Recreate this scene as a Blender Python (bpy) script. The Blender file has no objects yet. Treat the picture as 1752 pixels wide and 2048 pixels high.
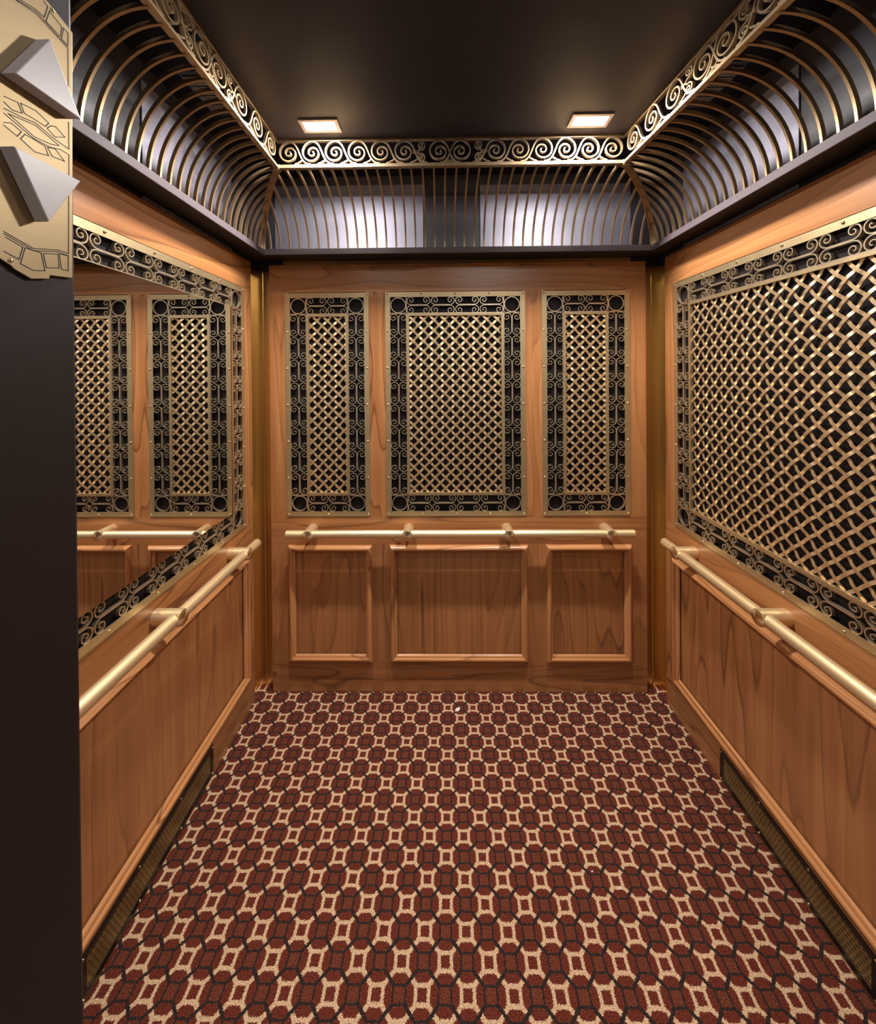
import bpy, bmesh, math, random
from mathutils import Vector, Matrix

C = bpy.context.scene.collection
SC = bpy.context.scene
PI = math.pi
random.seed(7)

# ------------------------------------------------------------------ camera
cam_d = bpy.data.cameras.new('camera')
cam = bpy.data.objects.new('camera', cam_d)
C.objects.link(cam)
rx, ry, rz = -0.0054, 0.0077, 0.0129
Rm = (Matrix.Rotation(rz, 3, 'Z') @ Matrix.Rotation(rx, 3, 'X') @ Matrix.Rotation(ry, 3, 'Y'))
ax, ay, az = Rm @ Vector((1, 0, 0)), Rm @ Vector((0, 1, 0)), Rm @ Vector((0, 0, 1))
M = Matrix((ax, az, -ay)).transposed().to_4x4()
M.translation = Vector((-0.0407, -2.032, 1.6727))
cam.matrix_world = M
cam_d.sensor_fit = 'VERTICAL'
cam_d.sensor_height = 36.0
cam_d.lens = 779.283 / 2048 * 36.0
cam_d.shift_x = (876 - 870.28) / 2048
cam_d.shift_y = (749.89 - 1024) / 2048
cam_d.clip_start = 0.02
SC.camera = cam

# ------------------------------------------------------------------ view, world, lights
SC.view_settings.view_transform = 'Standard'
SC.view_settings.look = 'None'
SC.view_settings.gamma = 1.0
SC.view_settings.use_curve_mapping = False
SC.view_settings.exposure = 0.0
W = bpy.data.worlds.new('world')
SC.world = W
W.use_nodes = True
W.node_tree.nodes['Background'].inputs[0].default_value = (1.0, 0.90, 0.80, 1)
W.node_tree.nodes['Background'].inputs[1].default_value = 0.012
CAR_LIGHT = 25.5        # watts, the two rear ceiling lights
FRONT_FILL = 2.0  # added front pair, unseen, fill for brightness
HALL_FILL = 6.0  # unseen hall lamp, added as fill
LIGHT_COL = (1.0, 0.94, 0.90)


def area(name, loc, sx, sy, power, col=LIGHT_COL, spread=PI):
    l = bpy.data.lights.new(name, 'AREA')
    l.shape = 'RECTANGLE'; l.size = sx; l.size_y = sy
    l.energy = power; l.color = col; l.spread = spread
    o = bpy.data.objects.new(name, l); C.objects.link(o)
    o.location = loc
    return o


# ------------------------------------------------------------------ dimensions (metres)
WL, WR = -1.001, 1.091          # face of the left and right wood walls
XC = 0.0453                     # centre line of the car
YB = 0.0                        # face of the back wood wall
YS = -0.0596                    # far end of the side walls
YF = -1.42                      # near end of the side walls
ZW = 2.2420                     # top of the wood walls
FZ0, FZ1 = 0.9257, 2.0939       # grille frames
LZ0, LZ1 = 2.2546, 2.2833       # ledge
FSZ0, FSZ1 = 2.5203, 2.6418     # scroll fascia, ceiling
FSY = -0.4236                   # back fascia
FXL, FXR = -0.7097, 0.7229      # side fascias at the back corner
LY = -0.139                     # back ledge front edge


def fxl(y): return FXL - 0.0079 * (y - FSY)
def fxr(y): return FXR - 0.0676 * (y - FSY)


# ------------------------------------------------------------------ materials
def mat(name):
    m = bpy.data.materials.new(name); m.use_nodes = True
    nt = m.node_tree
    return m, nt, nt.nodes['Principled BSDF']


def N(nt, t, **kw):
    n = nt.nodes.new(t)
    for k, v in kw.items():
        setattr(n, k, v)
    return n


def mth(nt, op, a, b=None, c=None, clamp=False):
    n = nt.nodes.new('ShaderNodeMath'); n.operation = op; n.use_clamp = clamp
    for i, v in enumerate((a, b, c)):
        if v is None: continue
        if isinstance(v, (int, float)): n.inputs[i].default_value = v
        else: nt.links.new(v, n.inputs[i])
    return n.outputs[0]


def mixc(nt, f, a, b, mode='MIX'):
    n = nt.nodes.new('ShaderNodeMix'); n.data_type = 'RGBA'; n.blend_type = mode
    if isinstance(f, (int, float)): n.inputs[0].default_value = f
    else: nt.links.new(f, n.inputs[0])
    for i, v in ((6, a), (7, b)):
        if isinstance(v, tuple): n.inputs[i].default_value = (*v, 1)
        else: nt.links.new(v, n.inputs[i])
    return n.outputs[2]


def ramp(nt, f, stops):
    n = nt.nodes.new('ShaderNodeValToRGB')
    e = n.color_ramp.elements
    while len(e) < len(stops): e.new(0.5)
    for i, (p, c) in enumerate(stops):
        e[i].position = p
        e[i].color = (*c, 1) if isinstance(c, tuple) else (c, c, c, 1)
    nt.links.new(f, n.inputs[0])
    return n.outputs[0]


def noise(nt, vec, scale, detail=2.0, rough=0.5, dist=0.0):
    n = nt.nodes.new('ShaderNodeTexNoise')
    n.inputs['Scale'].default_value = scale
    n.inputs['Detail'].default_value = detail
    n.inputs['Roughness'].default_value = rough
    n.inputs['Distortion'].default_value = dist
    if vec is not None: nt.links.new(vec, n.inputs['Vector'])
    return n.outputs['Fac']


def obj_coord(nt, scale=(1, 1, 1), rnd=True):
    tc = N(nt, 'ShaderNodeTexCoord')
    mp = N(nt, 'ShaderNodeMapping')
    mp.inputs['Scale'].default_value = scale
    nt.links.new(tc.outputs['Object'], mp.inputs['Vector'])
    if not rnd: return mp.outputs[0]
    oi = N(nt, 'ShaderNodeObjectInfo')
    v = N(nt, 'ShaderNodeVectorMath'); v.operation = 'ADD'
    k = mth(nt, 'MULTIPLY', oi.outputs['Random'], 37.0)
    nt.links.new(mp.outputs[0], v.inputs[0]); nt.links.new(k, v.inputs[1])
    return v.outputs[0]


def wood(name, vertical, light=(0.515, 0.228, 0.082), dark=(0.270, 0.104, 0.034), line=(0.085, 0.026, 0.009), rough=0.34):
    m, nt, b = mat(name)
    s = (1.0, 1.0, 0.13) if vertical else (0.13, 1.0, 1.0)
    f = (1.0, 1.0, 0.02) if vertical else (0.02, 1.0, 1.0)
    v = obj_coord(nt, s)
    n1 = noise(nt, v, 3.1, 2.5, 0.45, 0.25)
    k = mth(nt, 'MULTIPLY', n1, 15.0)
    fr = mth(nt, 'FRACT', k)
    tri = mth(nt, 'ABSOLUTE', mth(nt, 'SUBTRACT', fr, 0.5))          # 0.5 at ring edges
    ln = ramp(nt, tri, [(0.0, 0.0), (0.43, 0.0), (0.495, 1.0)])
    base_f = ramp(nt, fr, [(0.0, 0.05), (0.7, 0.55), (1.0, 0.95)])
    vf = obj_coord(nt, f)
    fine = noise(nt, vf, 190.0, 3.0, 0.6)
    med = noise(nt, vf, 45.0, 2.0, 0.5)
    big = noise(nt, v, 1.6, 2.0, 0.5)
    mixf = mth(nt, 'ADD', mth(nt, 'MULTIPLY', base_f, 0.42), mth(nt, 'MULTIPLY', fine, 0.55))
    mixf = mth(nt, 'ADD', mixf, mth(nt, 'MULTIPLY', mth(nt, 'SUBTRACT', med, 0.5), 1.1))
    mixf = mth(nt, 'ADD', mixf, mth(nt, 'MULTIPLY', mth(nt, 'SUBTRACT', big, 0.5), 0.8), clamp=True)
    c1 = mixc(nt, mixf, light, dark)
    lf = mth(nt, 'MULTIPLY', ln, mth(nt, 'ADD', mth(nt, 'MULTIPLY', ramp(nt, big, [(0.35, 0.15), (0.62, 1.0)]), 0.62), 0.06))
    c2 = mixc(nt, lf, c1, line)
    nt.links.new(c2, b.inputs['Base Color'])
    b.inputs['Roughness'].default_value = rough
    b.inputs['Coat Weight'].default_value = 0.15
    b.inputs['Coat Roughness'].default_value = 0.25
    return m


M_WV = wood('cherry_vertical_grain', True)
M_WH = wood('cherry_horizontal_grain', False)
M_MV = wood('cherry_lit_moulding_vertical', True, (0.66, 0.32, 0.125), (0.44, 0.18, 0.064), rough=0.28)  # same cherry, lightened: the light caught by the mouldings is in the colour
M_MH = wood('cherry_lit_moulding_horizontal', False, (0.66, 0.32, 0.125), (0.44, 0.18, 0.064), rough=0.28)  # lightened likewise, catching light painted into the wood colour


def metal(name, col, rough, brushed=None, metallic=1.0, var=0.12, aniso=0.0, rv=0.10):
    m, nt, b = mat(name)
    if brushed:
        v = obj_coord(nt, brushed)
        n = noise(nt, v, 60.0, 3.0, 0.6)
    else:
        v = obj_coord(nt)
        n = noise(nt, v, 35.0, 3.0, 0.6)
    d = tuple(c * (1 - 2 * var) for c in col); l = tuple(min(1, c * (1 + var)) for c in col)
    nt.links.new(mixc(nt, n, d, l), b.inputs['Base Color'])
    r = mth(nt, 'ADD', mth(nt, 'MULTIPLY', n, rv), rough - rv / 2)
    nt.links.new(r, b.inputs['Roughness'])
    b.inputs['Metallic'].default_value = metallic
    b.inputs['Anisotropic'].default_value = aniso
    return m


M_BRASS = metal('satin_brass', (0.93, 0.73, 0.44), 0.38, None, var=0.005, rv=0.01, metallic=0.78)
M_RAIL = metal('satin_brass_rail', (0.93, 0.73, 0.44), 0.40, None, var=0.005, rv=0.005, metallic=0.78)
M_FRAME = metal('brushed_brass_frame', (0.62, 0.48, 0.27), 0.42, None, var=0.04, metallic=0.85)
M_SCROLL = metal('aged_brass_scroll', (0.80, 0.66, 0.46), 0.33, metallic=0.88)
M_LATT = metal('aged_brass_lattice', (0.86, 0.64, 0.38), 0.40, var=0.06, metallic=0.86)
M_COVE = metal('cast_brass_cove', (0.56, 0.42, 0.25), 0.46)
M_RIB = metal('painted_bronze_rib', (0.44, 0.30, 0.16), 0.42, metallic=0.85)
M_CORNER = metal('corner_brass_sheet', (0.84, 0.60, 0.27), 0.30, (0.3, 0.3, 0.003), var=0.02, rv=0.03)
M_SCREW = metal('polished_brass_screw', (0.95, 0.80, 0.52), 0.18)
M_CAP = metal('turned_brass_cap', (0.95, 0.76, 0.48), 0.34, None, var=0.04, aniso=0.85)
_nt = M_CAP.node_tree; _t = _nt.nodes.new('ShaderNodeTangent'); _t.direction_type = 'RADIAL'; _t.axis = 'Y'
_nt.links.new(_t.outputs[0], _nt.nodes['Principled BSDF'].inputs['Tangent'])
M_SHEET = metal('silvery_sheet_metal', (0.31, 0.30, 0.37), 0.50, (1, 1, 0.03), metallic=0.45)


def plain(name, col, rough, bump=0.0, bscale=300.0, var=0.15, spec=0.5):
    m, nt, b = mat(name)
    v = obj_coord(nt)
    n = noise(nt, v, bscale, 2.0, 0.6)
    d = tuple(c * (1 - var) for c in col); l = tuple(c * (1 + var) for c in col)
    nt.links.new(mixc(nt, n, d, l), b.inputs['Base Color'])
    b.inputs['Roughness'].default_value = rough
    b.inputs['Specular IOR Level'].default_value = spec
    if bump:
        bp = N(nt, 'ShaderNodeBump'); bp.inputs['Strength'].default_value = bump
        bp.inputs['Distance'].default_value = 0.0006
        nt.links.new(n, bp.inputs['Height']); nt.links.new(bp.outputs[0], b.inputs['Normal'])
    return m


M_BLACK = plain('black_backing', (0.012, 0.009, 0.009), 0.6, spec=0.15)
M_LEDGE = plain('plum_textured_paint', (0.100, 0.080, 0.088), 0.65, 0.5, 700.0, spec=0.25)
M_SOFFIT = plain('shade_dark_soffit', (0.016, 0.010, 0.008), 0.6)  # near-black colour holds the shade under the ledge
M_CEIL = plain('dark_bronze_ceiling_paint', (0.026, 0.022, 0.030), 0.45, 0.2, 500.0, spec=0.35)
M_DARK = plain('dark_plum_sheet', (0.045, 0.040, 0.047), 0.42, 0.1, 200.0)
M_JAMB = plain('dark_textured_jamb_paint', (0.018, 0.011, 0.010), 0.5, 0.5, 900.0, spec=0.3)
M_VENTF = plain('black_vent_frame', (0.006, 0.005, 0.005), 0.35)
M_HALL = plain('hall_beige_paint', (0.42, 0.33, 0.24), 0.7)
M_HOLE = plain('engraved_black_line', (0.006, 0.006, 0.006), 0.6)
M_PAPER = plain('white_paper_scrap', (0.85, 0.83, 0.80), 0.8)
M_CRUMB = plain('orange_crumb', (0.70, 0.33, 0.06), 0.7)
M_LENS = plain('white_acrylic', (0.60, 0.56, 0.57), 0.35, var=0.03)
M_LENS.node_tree.nodes['Principled BSDF'].inputs['Subsurface Weight'].default_value = 0.25
M_LENS.node_tree.nodes['Principled BSDF'].inputs['Subsurface Radius'].default_value = (0.01, 0.01, 0.01)
M_VENT = metal('bronze_vent_sheet', (0.36, 0.26, 0.11), 0.40, metallic=0.7)
M_PLATE = metal('brass_lantern_plate', (0.34, 0.265, 0.155), 0.50, (1, 0.1, 1), var=0.1)
M_TRIM = metal('light_trim_ring', (0.50, 0.42, 0.40), 0.4, metallic=0.5)

m, nt, b = mat('mirror_silver')
b.inputs['Base Color'].default_value = (0.93, 0.92, 0.90, 1); b.inputs['Metallic'].default_value = 1
b.inputs['Roughness'].default_value = 0.0
M_MIRROR = m
m, nt, b = mat('lit_diffuser')
b.inputs['Base Color'].default_value = (0.8, 0.8, 0.8, 1)
b.inputs['Emission Color'].default_value = (1.0, 0.97, 0.96, 1); b.inputs['Emission Strength'].default_value = 30.0
M_EMIT = m


# carpet: octagon and square weave
def carpet():
    m, nt, b = mat('patterned_carpet')
    tc = N(nt, 'ShaderNodeTexCoord')
    sep = N(nt, 'ShaderNodeSeparateXYZ')
    wob = nt.nodes.new('ShaderNodeTexNoise'); wob.inputs['Scale'].default_value = 330.0; wob.inputs['Detail'].default_value = 2.0
    nt.links.new(tc.outputs['Object'], wob.inputs['Vector'])
    va = N(nt, 'ShaderNodeVectorMath'); va.operation = 'SUBTRACT'; va.inputs[1].default_value = (0.5, 0.5, 0.5)
    nt.links.new(wob.outputs['Color'], va.inputs[0])
    vs = N(nt, 'ShaderNodeVectorMath'); vs.operation = 'SCALE'; vs.inputs['Scale'].default_value = 0.0095
    nt.links.new(va.outputs[0], vs.inputs[0])
    vadd = N(nt, 'ShaderNodeVectorMath'); vadd.operation = 'ADD'
    nt.links.new(tc.outputs['Object'], vadd.inputs[0]); nt.links.new(vs.outputs[0], vadd.inputs[1])
    nt.links.new(vadd.outputs[0], sep.inputs[0])
    X, Y = sep.outputs[0], sep.outputs[1]
    yy = mth(nt, 'ADD', Y, 0.0345)
    xx = mth(nt, 'SUBTRACT', mth(nt, 'SUBTRACT', X, 0.0496), mth(nt, 'MULTIPLY', yy, 0.0295))
    u = mth(nt, 'DIVIDE', xx, 0.0619)
    v = mth(nt, 'DIVIDE', yy, 0.05998)
    p = mth(nt, 'MULTIPLY', mth(nt, 'ADD', u, v), 0.5)
    q = mth(nt, 'MULTIPLY', mth(nt, 'SUBTRACT', u, v), 0.5)
    fp = mth(nt, 'SUBTRACT', p, mth(nt, 'ROUND', p))
    fq = mth(nt, 'SUBTRACT', q, mth(nt, 'ROUND', q))
    du = mth(nt, 'ABSOLUTE', mth(nt, 'ADD', fp, fq))
    dv = mth(nt, 'ABSOLUTE', mth(nt, 'SUBTRACT', fp, fq))
    mx = mth(nt, 'MAXIMUM', du, dv); mn = mth(nt, 'MINIMUM', du, dv)
    sm = mth(nt, 'ADD', du, dv)
    # beige ring with splayed corners
    ring = mth(nt, 'MULTIPLY', mth(nt, 'GREATER_THAN', mx, 0.205), mth(nt, 'LESS_THAN', mx, 0.355))
    # lobes are ellipses centred at 0.51 on each axis
    e1 = mth(nt, 'POWER', mth(nt, 'DIVIDE', mth(nt, 'SUBTRACT', mx, 0.520), 0.160), 2.0)
    e2 = mth(nt, 'POWER', mth(nt, 'DIVIDE', mn, 0.345), 2.0)
    lobe = mth(nt, 'LESS_THAN', mth(nt, 'ADD', e1, e2), 1.0)
    ear = mth(nt, 'MULTIPLY', mth(nt, 'GREATER_THAN', mn, 0.20), mth(nt, 'LESS_THAN', mth(nt, 'SUBTRACT', mx, mn), 0.120))
    beige = mth(nt, 'MAXIMUM', ring, ear)
    beige = mth(nt, 'MULTIPLY', beige, mth(nt, 'SUBTRACT', 1.0, lobe))
    insq = mth(nt, 'GREATER_THAN', mx, 0.70)
    k1 = mth(nt, 'LESS_THAN', mth(nt, 'ABSOLUTE', mth(nt, 'SUBTRACT', mx, 0.725)), 0.046)
    k2 = mth(nt, 'MULTIPLY', mth(nt, 'GREATER_THAN', sm, 0.895), mth(nt, 'LESS_THAN', mx, 0.72))
    k3 = mth(nt, 'MULTIPLY', mth(nt, 'LESS_THAN', mth(nt, 'ABSOLUTE', mth(nt, 'SUBTRACT', sm, 0.93)), 0.0), 1.0)
    black = mth(nt, 'MAXIMUM', mth(nt, 'MAXIMUM', k1, k2), k3)
    # gap between lobe and black line a little lighter/oranger
    gap = mth(nt, 'MULTIPLY', mth(nt, 'SUBTRACT', 1.0, lobe), mth(nt, 'GREATER_THAN', mx, 0.36))
    fib = noise(nt, tc.outputs['Object'], 520.0, 2.0, 0.7)
    fib2 = noise(nt, tc.outputs['Object'], 300.0, 2.0, 0.7)
    f = mth(nt, 'MULTIPLY', mth(nt, 'ADD', fib, fib2), 0.5)
    fr = ramp(nt, f, [(0.42, 0.0), (0.58, 1.0)])
    mar = mixc(nt, fr, (0.044, 0.006, 0.004), (0.205, 0.044, 0.024))
    sq = mixc(nt, fr, (0.052, 0.010, 0.006), (0.215, 0.060, 0.030))
    gp = mixc(nt, fr, (0.085, 0.013, 0.008), (0.30, 0.085, 0.038))
    bg = mixc(nt, fr, (0.34, 0.20, 0.11), (0.84, 0.61, 0.38))
    bk = mixc(nt, fr, (0.006, 0.004, 0.005), (0.050, 0.032, 0.028))
    c = mixc(nt, gap, mar, gp)
    c = mixc(nt, insq, c, sq)
    c = mixc(nt, beige, c, bg)
    c = mixc(nt, black, c, bk)
    nt.links.new(c, b.inputs['Base Color'])
    b.inputs['Roughness'].default_value = 0.95
    b.inputs['Specular IOR Level'].default_value = 0.1
    b.inputs['Sheen Weight'].default_value = 0.1
    bp = N(nt, 'ShaderNodeBump'); bp.inputs['Strength'].default_value = 0.6; bp.inputs['Distance'].default_value = 0.002
    nt.links.new(f, bp.inputs['Height']); nt.links.new(bp.outputs[0], b.inputs['Normal'])
    return m


M_CARPET = carpet()


# ------------------------------------------------------------------ mesh helpers
class MB:
    def __init__(s): s.v = []; s.f = []

    def add(s, vs, fs):
        k = len(s.v); s.v += [tuple(p) for p in vs]; s.f += [tuple(i + k for i in f) for f in fs]
        return s

    def box(s, x0, x1, y0, y1, z0, z1):
        vs = [(x, y, z) for x in (x0, x1) for y in (y0, y1) for z in (z0, z1)]
        return s.add(vs, [(0, 1, 3, 2), (4, 6, 7, 5), (0, 4, 5, 1), (2, 3, 7, 6), (0, 2, 6, 4), (1, 5, 7, 3)])

    def prism(s, poly, axis, a, b):
        """poly: 2D points; axis 'x'/'y'/'z' = extrusion axis"""
        n = len(poly)
        def P(u, w, t):
            return {'x': (t, u, w), 'y': (u, t, w), 'z': (u, w, t)}[axis]
        vs = [P(u, w, a) for u, w in poly] + [P(u, w, b) for u, w in poly]
        fs = [tuple(range(n)), tuple(range(2 * n - 1, n - 1, -1))]
        fs += [(i, i + n, (i + 1) % n + n, (i + 1) % n) for i in range(n)]
        return s.add(vs, fs)

    def ribbon(s, pts, w, h, nrm, closed=False, taper=None):
        """sweep a w x h rectangle; h along nrm (fixed vector), w across"""
        nrm = Vector(nrm).normalized(); P = [Vector(p) for p in pts]; n = len(P); vs = []
        for i in range(n):
            if closed: t = P[(i + 1) % n] - P[i - 1]
            else: t = P[min(i + 1, n - 1)] - P[max(i - 1, 0)]
            t.normalize(); sd = t.cross(nrm).normalized()
            ww = w * (taper(i / (n - 1)) if taper else 1)
            for a, c in ((-1, -1), (1, -1), (1, 1), (-1, 1)):
                vs.append(P[i] + sd * (a * ww / 2) + nrm * (c * h / 2))
        fs = []
        m_ = n if closed else n - 1
        for i in range(m_):
            a = 4 * i; c = 4 * ((i + 1) % n)
            for k in range(4): fs.append((a + k, a + (k + 1) % 4, c + (k + 1) % 4, c + k))
        if not closed: fs += [(3, 2, 1, 0), (4 * n - 4, 4 * n - 3, 4 * n - 2, 4 * n - 1)]
        return s.add(vs, fs)

    def tube(s, p0, p1, r, seg=24, r1=None, cone=0.0):
        p0 = Vector(p0); p1 = Vector(p1); d = (p1 - p0).normalized()
        a = d.orthogonal().normalized(); b2 = d.cross(a); r1 = r if r1 is None else r1
        vs = []
        for p, rr in ((p0, r), (p1, r1)):
            for i in range(seg):
                t = 2 * PI * i / seg; vs.append(p + (a * math.cos(t) + b2 * math.sin(t)) * rr)
        fs = [(i, (i + 1) % seg, (i + 1) % seg + seg, i + seg) for i in range(seg)]
        vs.append(p0); vs.append(p1 + d * cone)
        fs += [(2 * seg, (i + 1) % seg, i) for i in range(seg)] + [(2 * seg + 1, i + seg, (i + 1) % seg + seg) for i in range(seg)]
        return s.add(vs, fs)

    def dome(s, c, nrm, r, hgt, seg=10, rings=3):
        c = Vector(c); n = Vector(nrm).normalized(); a = n.orthogonal().normalized(); b2 = n.cross(a)
        vs = []
        for j in range(rings):
            t = j / rings * PI / 2
            for i in range(seg):
                q = 2 * PI * i / seg
                vs.append(c + (a * math.cos(q) + b2 * math.sin(q)) * (r * math.cos(t)) + n * (hgt * math.sin(t)))
        vs.append(c + n * hgt)
        fs = []
        for j in range(rings - 1):
            for i in range(seg):
                fs.append((j * seg + i, j * seg + (i + 1) % seg, (j + 1) * seg + (i + 1) % seg, (j + 1) * seg + i))
        k = (rings - 1) * seg
        fs += [(k + i, k + (i + 1) % seg, len(vs) - 1) for i in range(seg)]
        fs.append(tuple(range(seg - 1, -1, -1)))
        return s.add(vs, fs)

    def mesh(s, name, m, smooth=False, bevel=0.0):
        me = bpy.data.meshes.new(name); me.from_pydata([tuple(v) for v in s.v], [], s.f); me.validate()
        bm = bmesh.new(); bm.from_mesh(me)
        bmesh.ops.recalc_face_normals(bm, faces=bm.faces)
        bm.to_mesh(me); bm.free()
        me.materials.append(m)
        if smooth: me.shade_auto(smooth) if hasattr(me, 'shade_auto') else smooth_by_angle(me)
        return me

    def build(s, name, m, parent=None, smooth=False, bevel=0.0):
        me = s.mesh(name, m, smooth)
        return link(name, me, parent, bevel)


def smooth_by_angle(me, ang=0.7):
    bm = bmesh.new(); bm.from_mesh(me)
    for f in bm.faces: f.smooth = True
    for e in bm.edges:
        if len(e.link_faces) != 2 or e.calc_face_angle(0) > ang: e.smooth = False
    bm.to_mesh(me); bm.free()


def link(name, me, parent=None, bevel=0.0):
    o = bpy.data.objects.new(name, me); C.objects.link(o)
    if parent: o.parent = parent
    if bevel:
        bv = o.modifiers.new('bevel', 'BEVEL'); bv.width = bevel; bv.segments = 2; bv.limit_method = 'ANGLE'
    return o


def tag(o, label, cat, group=None):
    o['label'] = label; o['category'] = cat
    if group: o['group'] = group
    return o


def thing(name, label, cat, loc=(0, 0, 0), rotz=0.0, group=None):
    o = bpy.data.objects.new(name, None); C.objects.link(o)
    o.location = loc; o.rotation_euler = (0, 0, rotz); o.empty_display_size = 0.05
    return tag(o, label, cat, group)


def struct(o): o['kind'] = 'structure'; return o


def empty_struct(name, loc=(0, 0, 0), rotz=0.0):
    o = bpy.data.objects.new(name, None); C.objects.link(o); o.location = loc; o.rotation_euler = (0, 0, rotz)
    o.empty_display_size = 0.05
    return struct(o)


# ------------------------------------------------------------------ shell
struct(MB().box(-1.25, 1.35, YF - 0.03, 0.10, -0.06, 0.0).build('floor', M_CARPET))
FLOOR = bpy.data.objects['floor']

# ceiling: a dropped island whose edges follow the scroll fascia, and the dark roof of the shell above it
yF = YF + 0.02
isl = [(fxl(FSY) + 0.004, FSY - 0.004), (fxr(FSY) - 0.004, FSY - 0.004), (fxr(yF) - 0.004, yF), (fxl(yF) + 0.004, yF)]
ceil = struct(MB().prism(isl, 'z', FSZ1, FSZ1 + 0.03).build('ceiling', M_CEIL))
roof = struct(MB().box(-1.25, 1.35, YF - 0.06, 0.10, 2.86, 2.90).build('ceiling', M_BLACK))

# outer shell behind the wood (dark above, brass lower)
SHL, SHR, SHB = WL - 0.030, WR + 0.030, 0.045
struct(MB().box(SHL - 0.03, SHL, YF, SHB + 0.03, 0.0, 2.86).build('trim_1', M_DARK))
struct(MB().box(SHR, SHR + 0.03, YF, SHB + 0.03, 0.0, 2.86).build('trim_2', M_DARK))
struct(MB().box(SHL, SHR, SHB, SHB + 0.03, 0.0, 2.86).build('trim_3', M_DARK))
# brass corner sheets
ZC = 2.222
for nm, sx, xa in (('trim_4', 1, SHL), ('trim_5', -1, SHR)):
    b_ = MB()
    x0, x1 = sorted((xa, xa + sx * 0.004)); b_.box(x0, x1, -0.12, SHB, 0.0, ZC)
    x0, x1 = sorted((xa + sx * 0.004, xa + sx * 0.150)); b_.box(x0, x1, SHB - 0.004, SHB, 0.0, ZC)
    x0, x1 = sorted((xa + sx * 0.004, xa + sx * 0.046)); b_.box(x0, x1, SHB - 0.010, SHB - 0.004, 0.0, ZC + 0.002)
    struct(b_.build(nm, M_CORNER))
# brass strip over the back wall
struct(MB().box(-0.87, 0.965, SHB - 0.012, SHB, 2.20, 2.270).build('trim_6', M_CORNER))


# ------------------------------------------------------------------ wood walls (local frame: x along wall, -y out, z up)
def moulding(parent, x0, x1, z0, z1):
    w = 0.036
    prof = [(0.0, 0.0), (0.0, 0.006), (0.002, 0.013), (0.007, 0.021), (0.013, 0.024), (0.019, 0.0235), (0.022, 0.021), (0.023, 0.013),
            (0.027, 0.0125), (0.032, 0.010), (0.0345, 0.005), (w, 0.0)]
    n = len(prof)
    sides = [((x0, z0), (x1, z0), (1, 1), (-1, 1), 'h'), ((x0, z1), (x1, z1), (1, -1), (-1, -1), 'h'),
             ((x0, z0), (x0, z1), (1, 1), (1, -1), 'v'), ((x1, z0), (x1, z1), (-1, 1), (-1, -1), 'v')]
    for a, b_, da, db, k in sides:
        vs = [(a[0] + da[0] * s, -h, a[1] + da[1] * s) for s, h in prof] + [(b_[0] + db[0] * s, -h, b_[1] + db[1] * s) for s, h in prof]
        fs = [(i, i + 1, i + 1 + n, i + n) for i in range(n - 1)] + [(0, n, 2 * n - 1, n - 1), tuple(range(n)), tuple(range(2 * n - 1, n - 1, -1))]
        MB().add(vs, fs).build('moulding', M_MH if k == 'h' else M_MV, parent, smooth=True)


def wood_wall(name, loc, rotz, x0, x1, cells, zm=0.849, low=None):
    """cells: x ranges of the grille openings; low: x ranges of the lower recessed panels"""
    t = 0.020
    wall = empty_struct(name, loc, rotz)
    B = lambda nm, a, b_, c, d, m, y0=0.0, y1=t: MB().box(a, b_, y0, y1, c, d).build(nm, m, wall)
    zt = FZ1 + 0.004
    B('top_rail', x0, x1, zt, ZW, M_WH)
    B('bottom_rail', x0, x1, 0.002, 0.163, M_WH)
    B('middle_rail', x0, x1, 0.776, FZ0 - 0.004, M_WH)
    op = [(a + 0.014, b_ - 0.014) for a, b_ in cells]
    xs = [x0] + [v for c in op for v in c] + [x1]
    for i in range(0, len(xs), 2):
        B('stile', xs[i], xs[i + 1], FZ0 - 0.004, zt, M_WV)
    lp = [(a + 0.02, b_ - 0.02) for a, b_ in low]
    xs = [x0] + [v for c in lp for v in c] + [x1]
    for i in range(0, len(xs), 2):
        B('stile', xs[i], xs[i + 1], 0.163, 0.776, M_WV)
    for (a, b_), (c, d) in zip(low, lp):
        B('lower_panel', c, d, 0.163, 0.776, M_WV, 0.006, t)
        moulding(wall, a, b_, 0.1655, 0.7745)
    return wall


back_cells = [(-0.8489, -0.4108), (-0.3242, 0.4018), (0.4888, 0.9398)]
back_low = [(-0.842, -0.4035), (-0.311, 0.4075), (0.502, 0.943)]
wood_wall('wall_back', (0, YB, 0), 0.0, -0.9332, 1.0248, back_cells, low=back_low)
# side walls: local x=0 at the far end (left wall runs to -x, right wall to +x)
SF0 = 0.1376 + YS      # distance from wall end to the far edge of the grille frame
SLEN = 1.19
D0, D1 = -YS, -YF
left_cells = [(-(0.138 + SLEN), -0.138)]
right_cells = [(0.138, 0.138 + SLEN)]
wood_wall('wall_left', (WL, 0, 0), PI / 2, -D1, -D0, left_cells, low=[(-1.33, -0.130)])
wood_wall('wall_right', (WR, 0, 0), -PI / 2, D0, D1, right_cells, low=[(0.135, 1.33)])


# ------------------------------------------------------------------ grilles
def spiral(cx, cz, r0, r1, a0, a1, n):
    """polar spiral from angle a0 (radius r0) to a1 (radius r1)"""
    out = []
    for i in range(n + 1):
        t = i / n; a = a0 + (a1 - a0) * t; r = r0 + (r1 - r0) * t ** 1.1
        out.append((cx + r * math.cos(a), cz + r * math.sin(a)))
    return out


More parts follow.
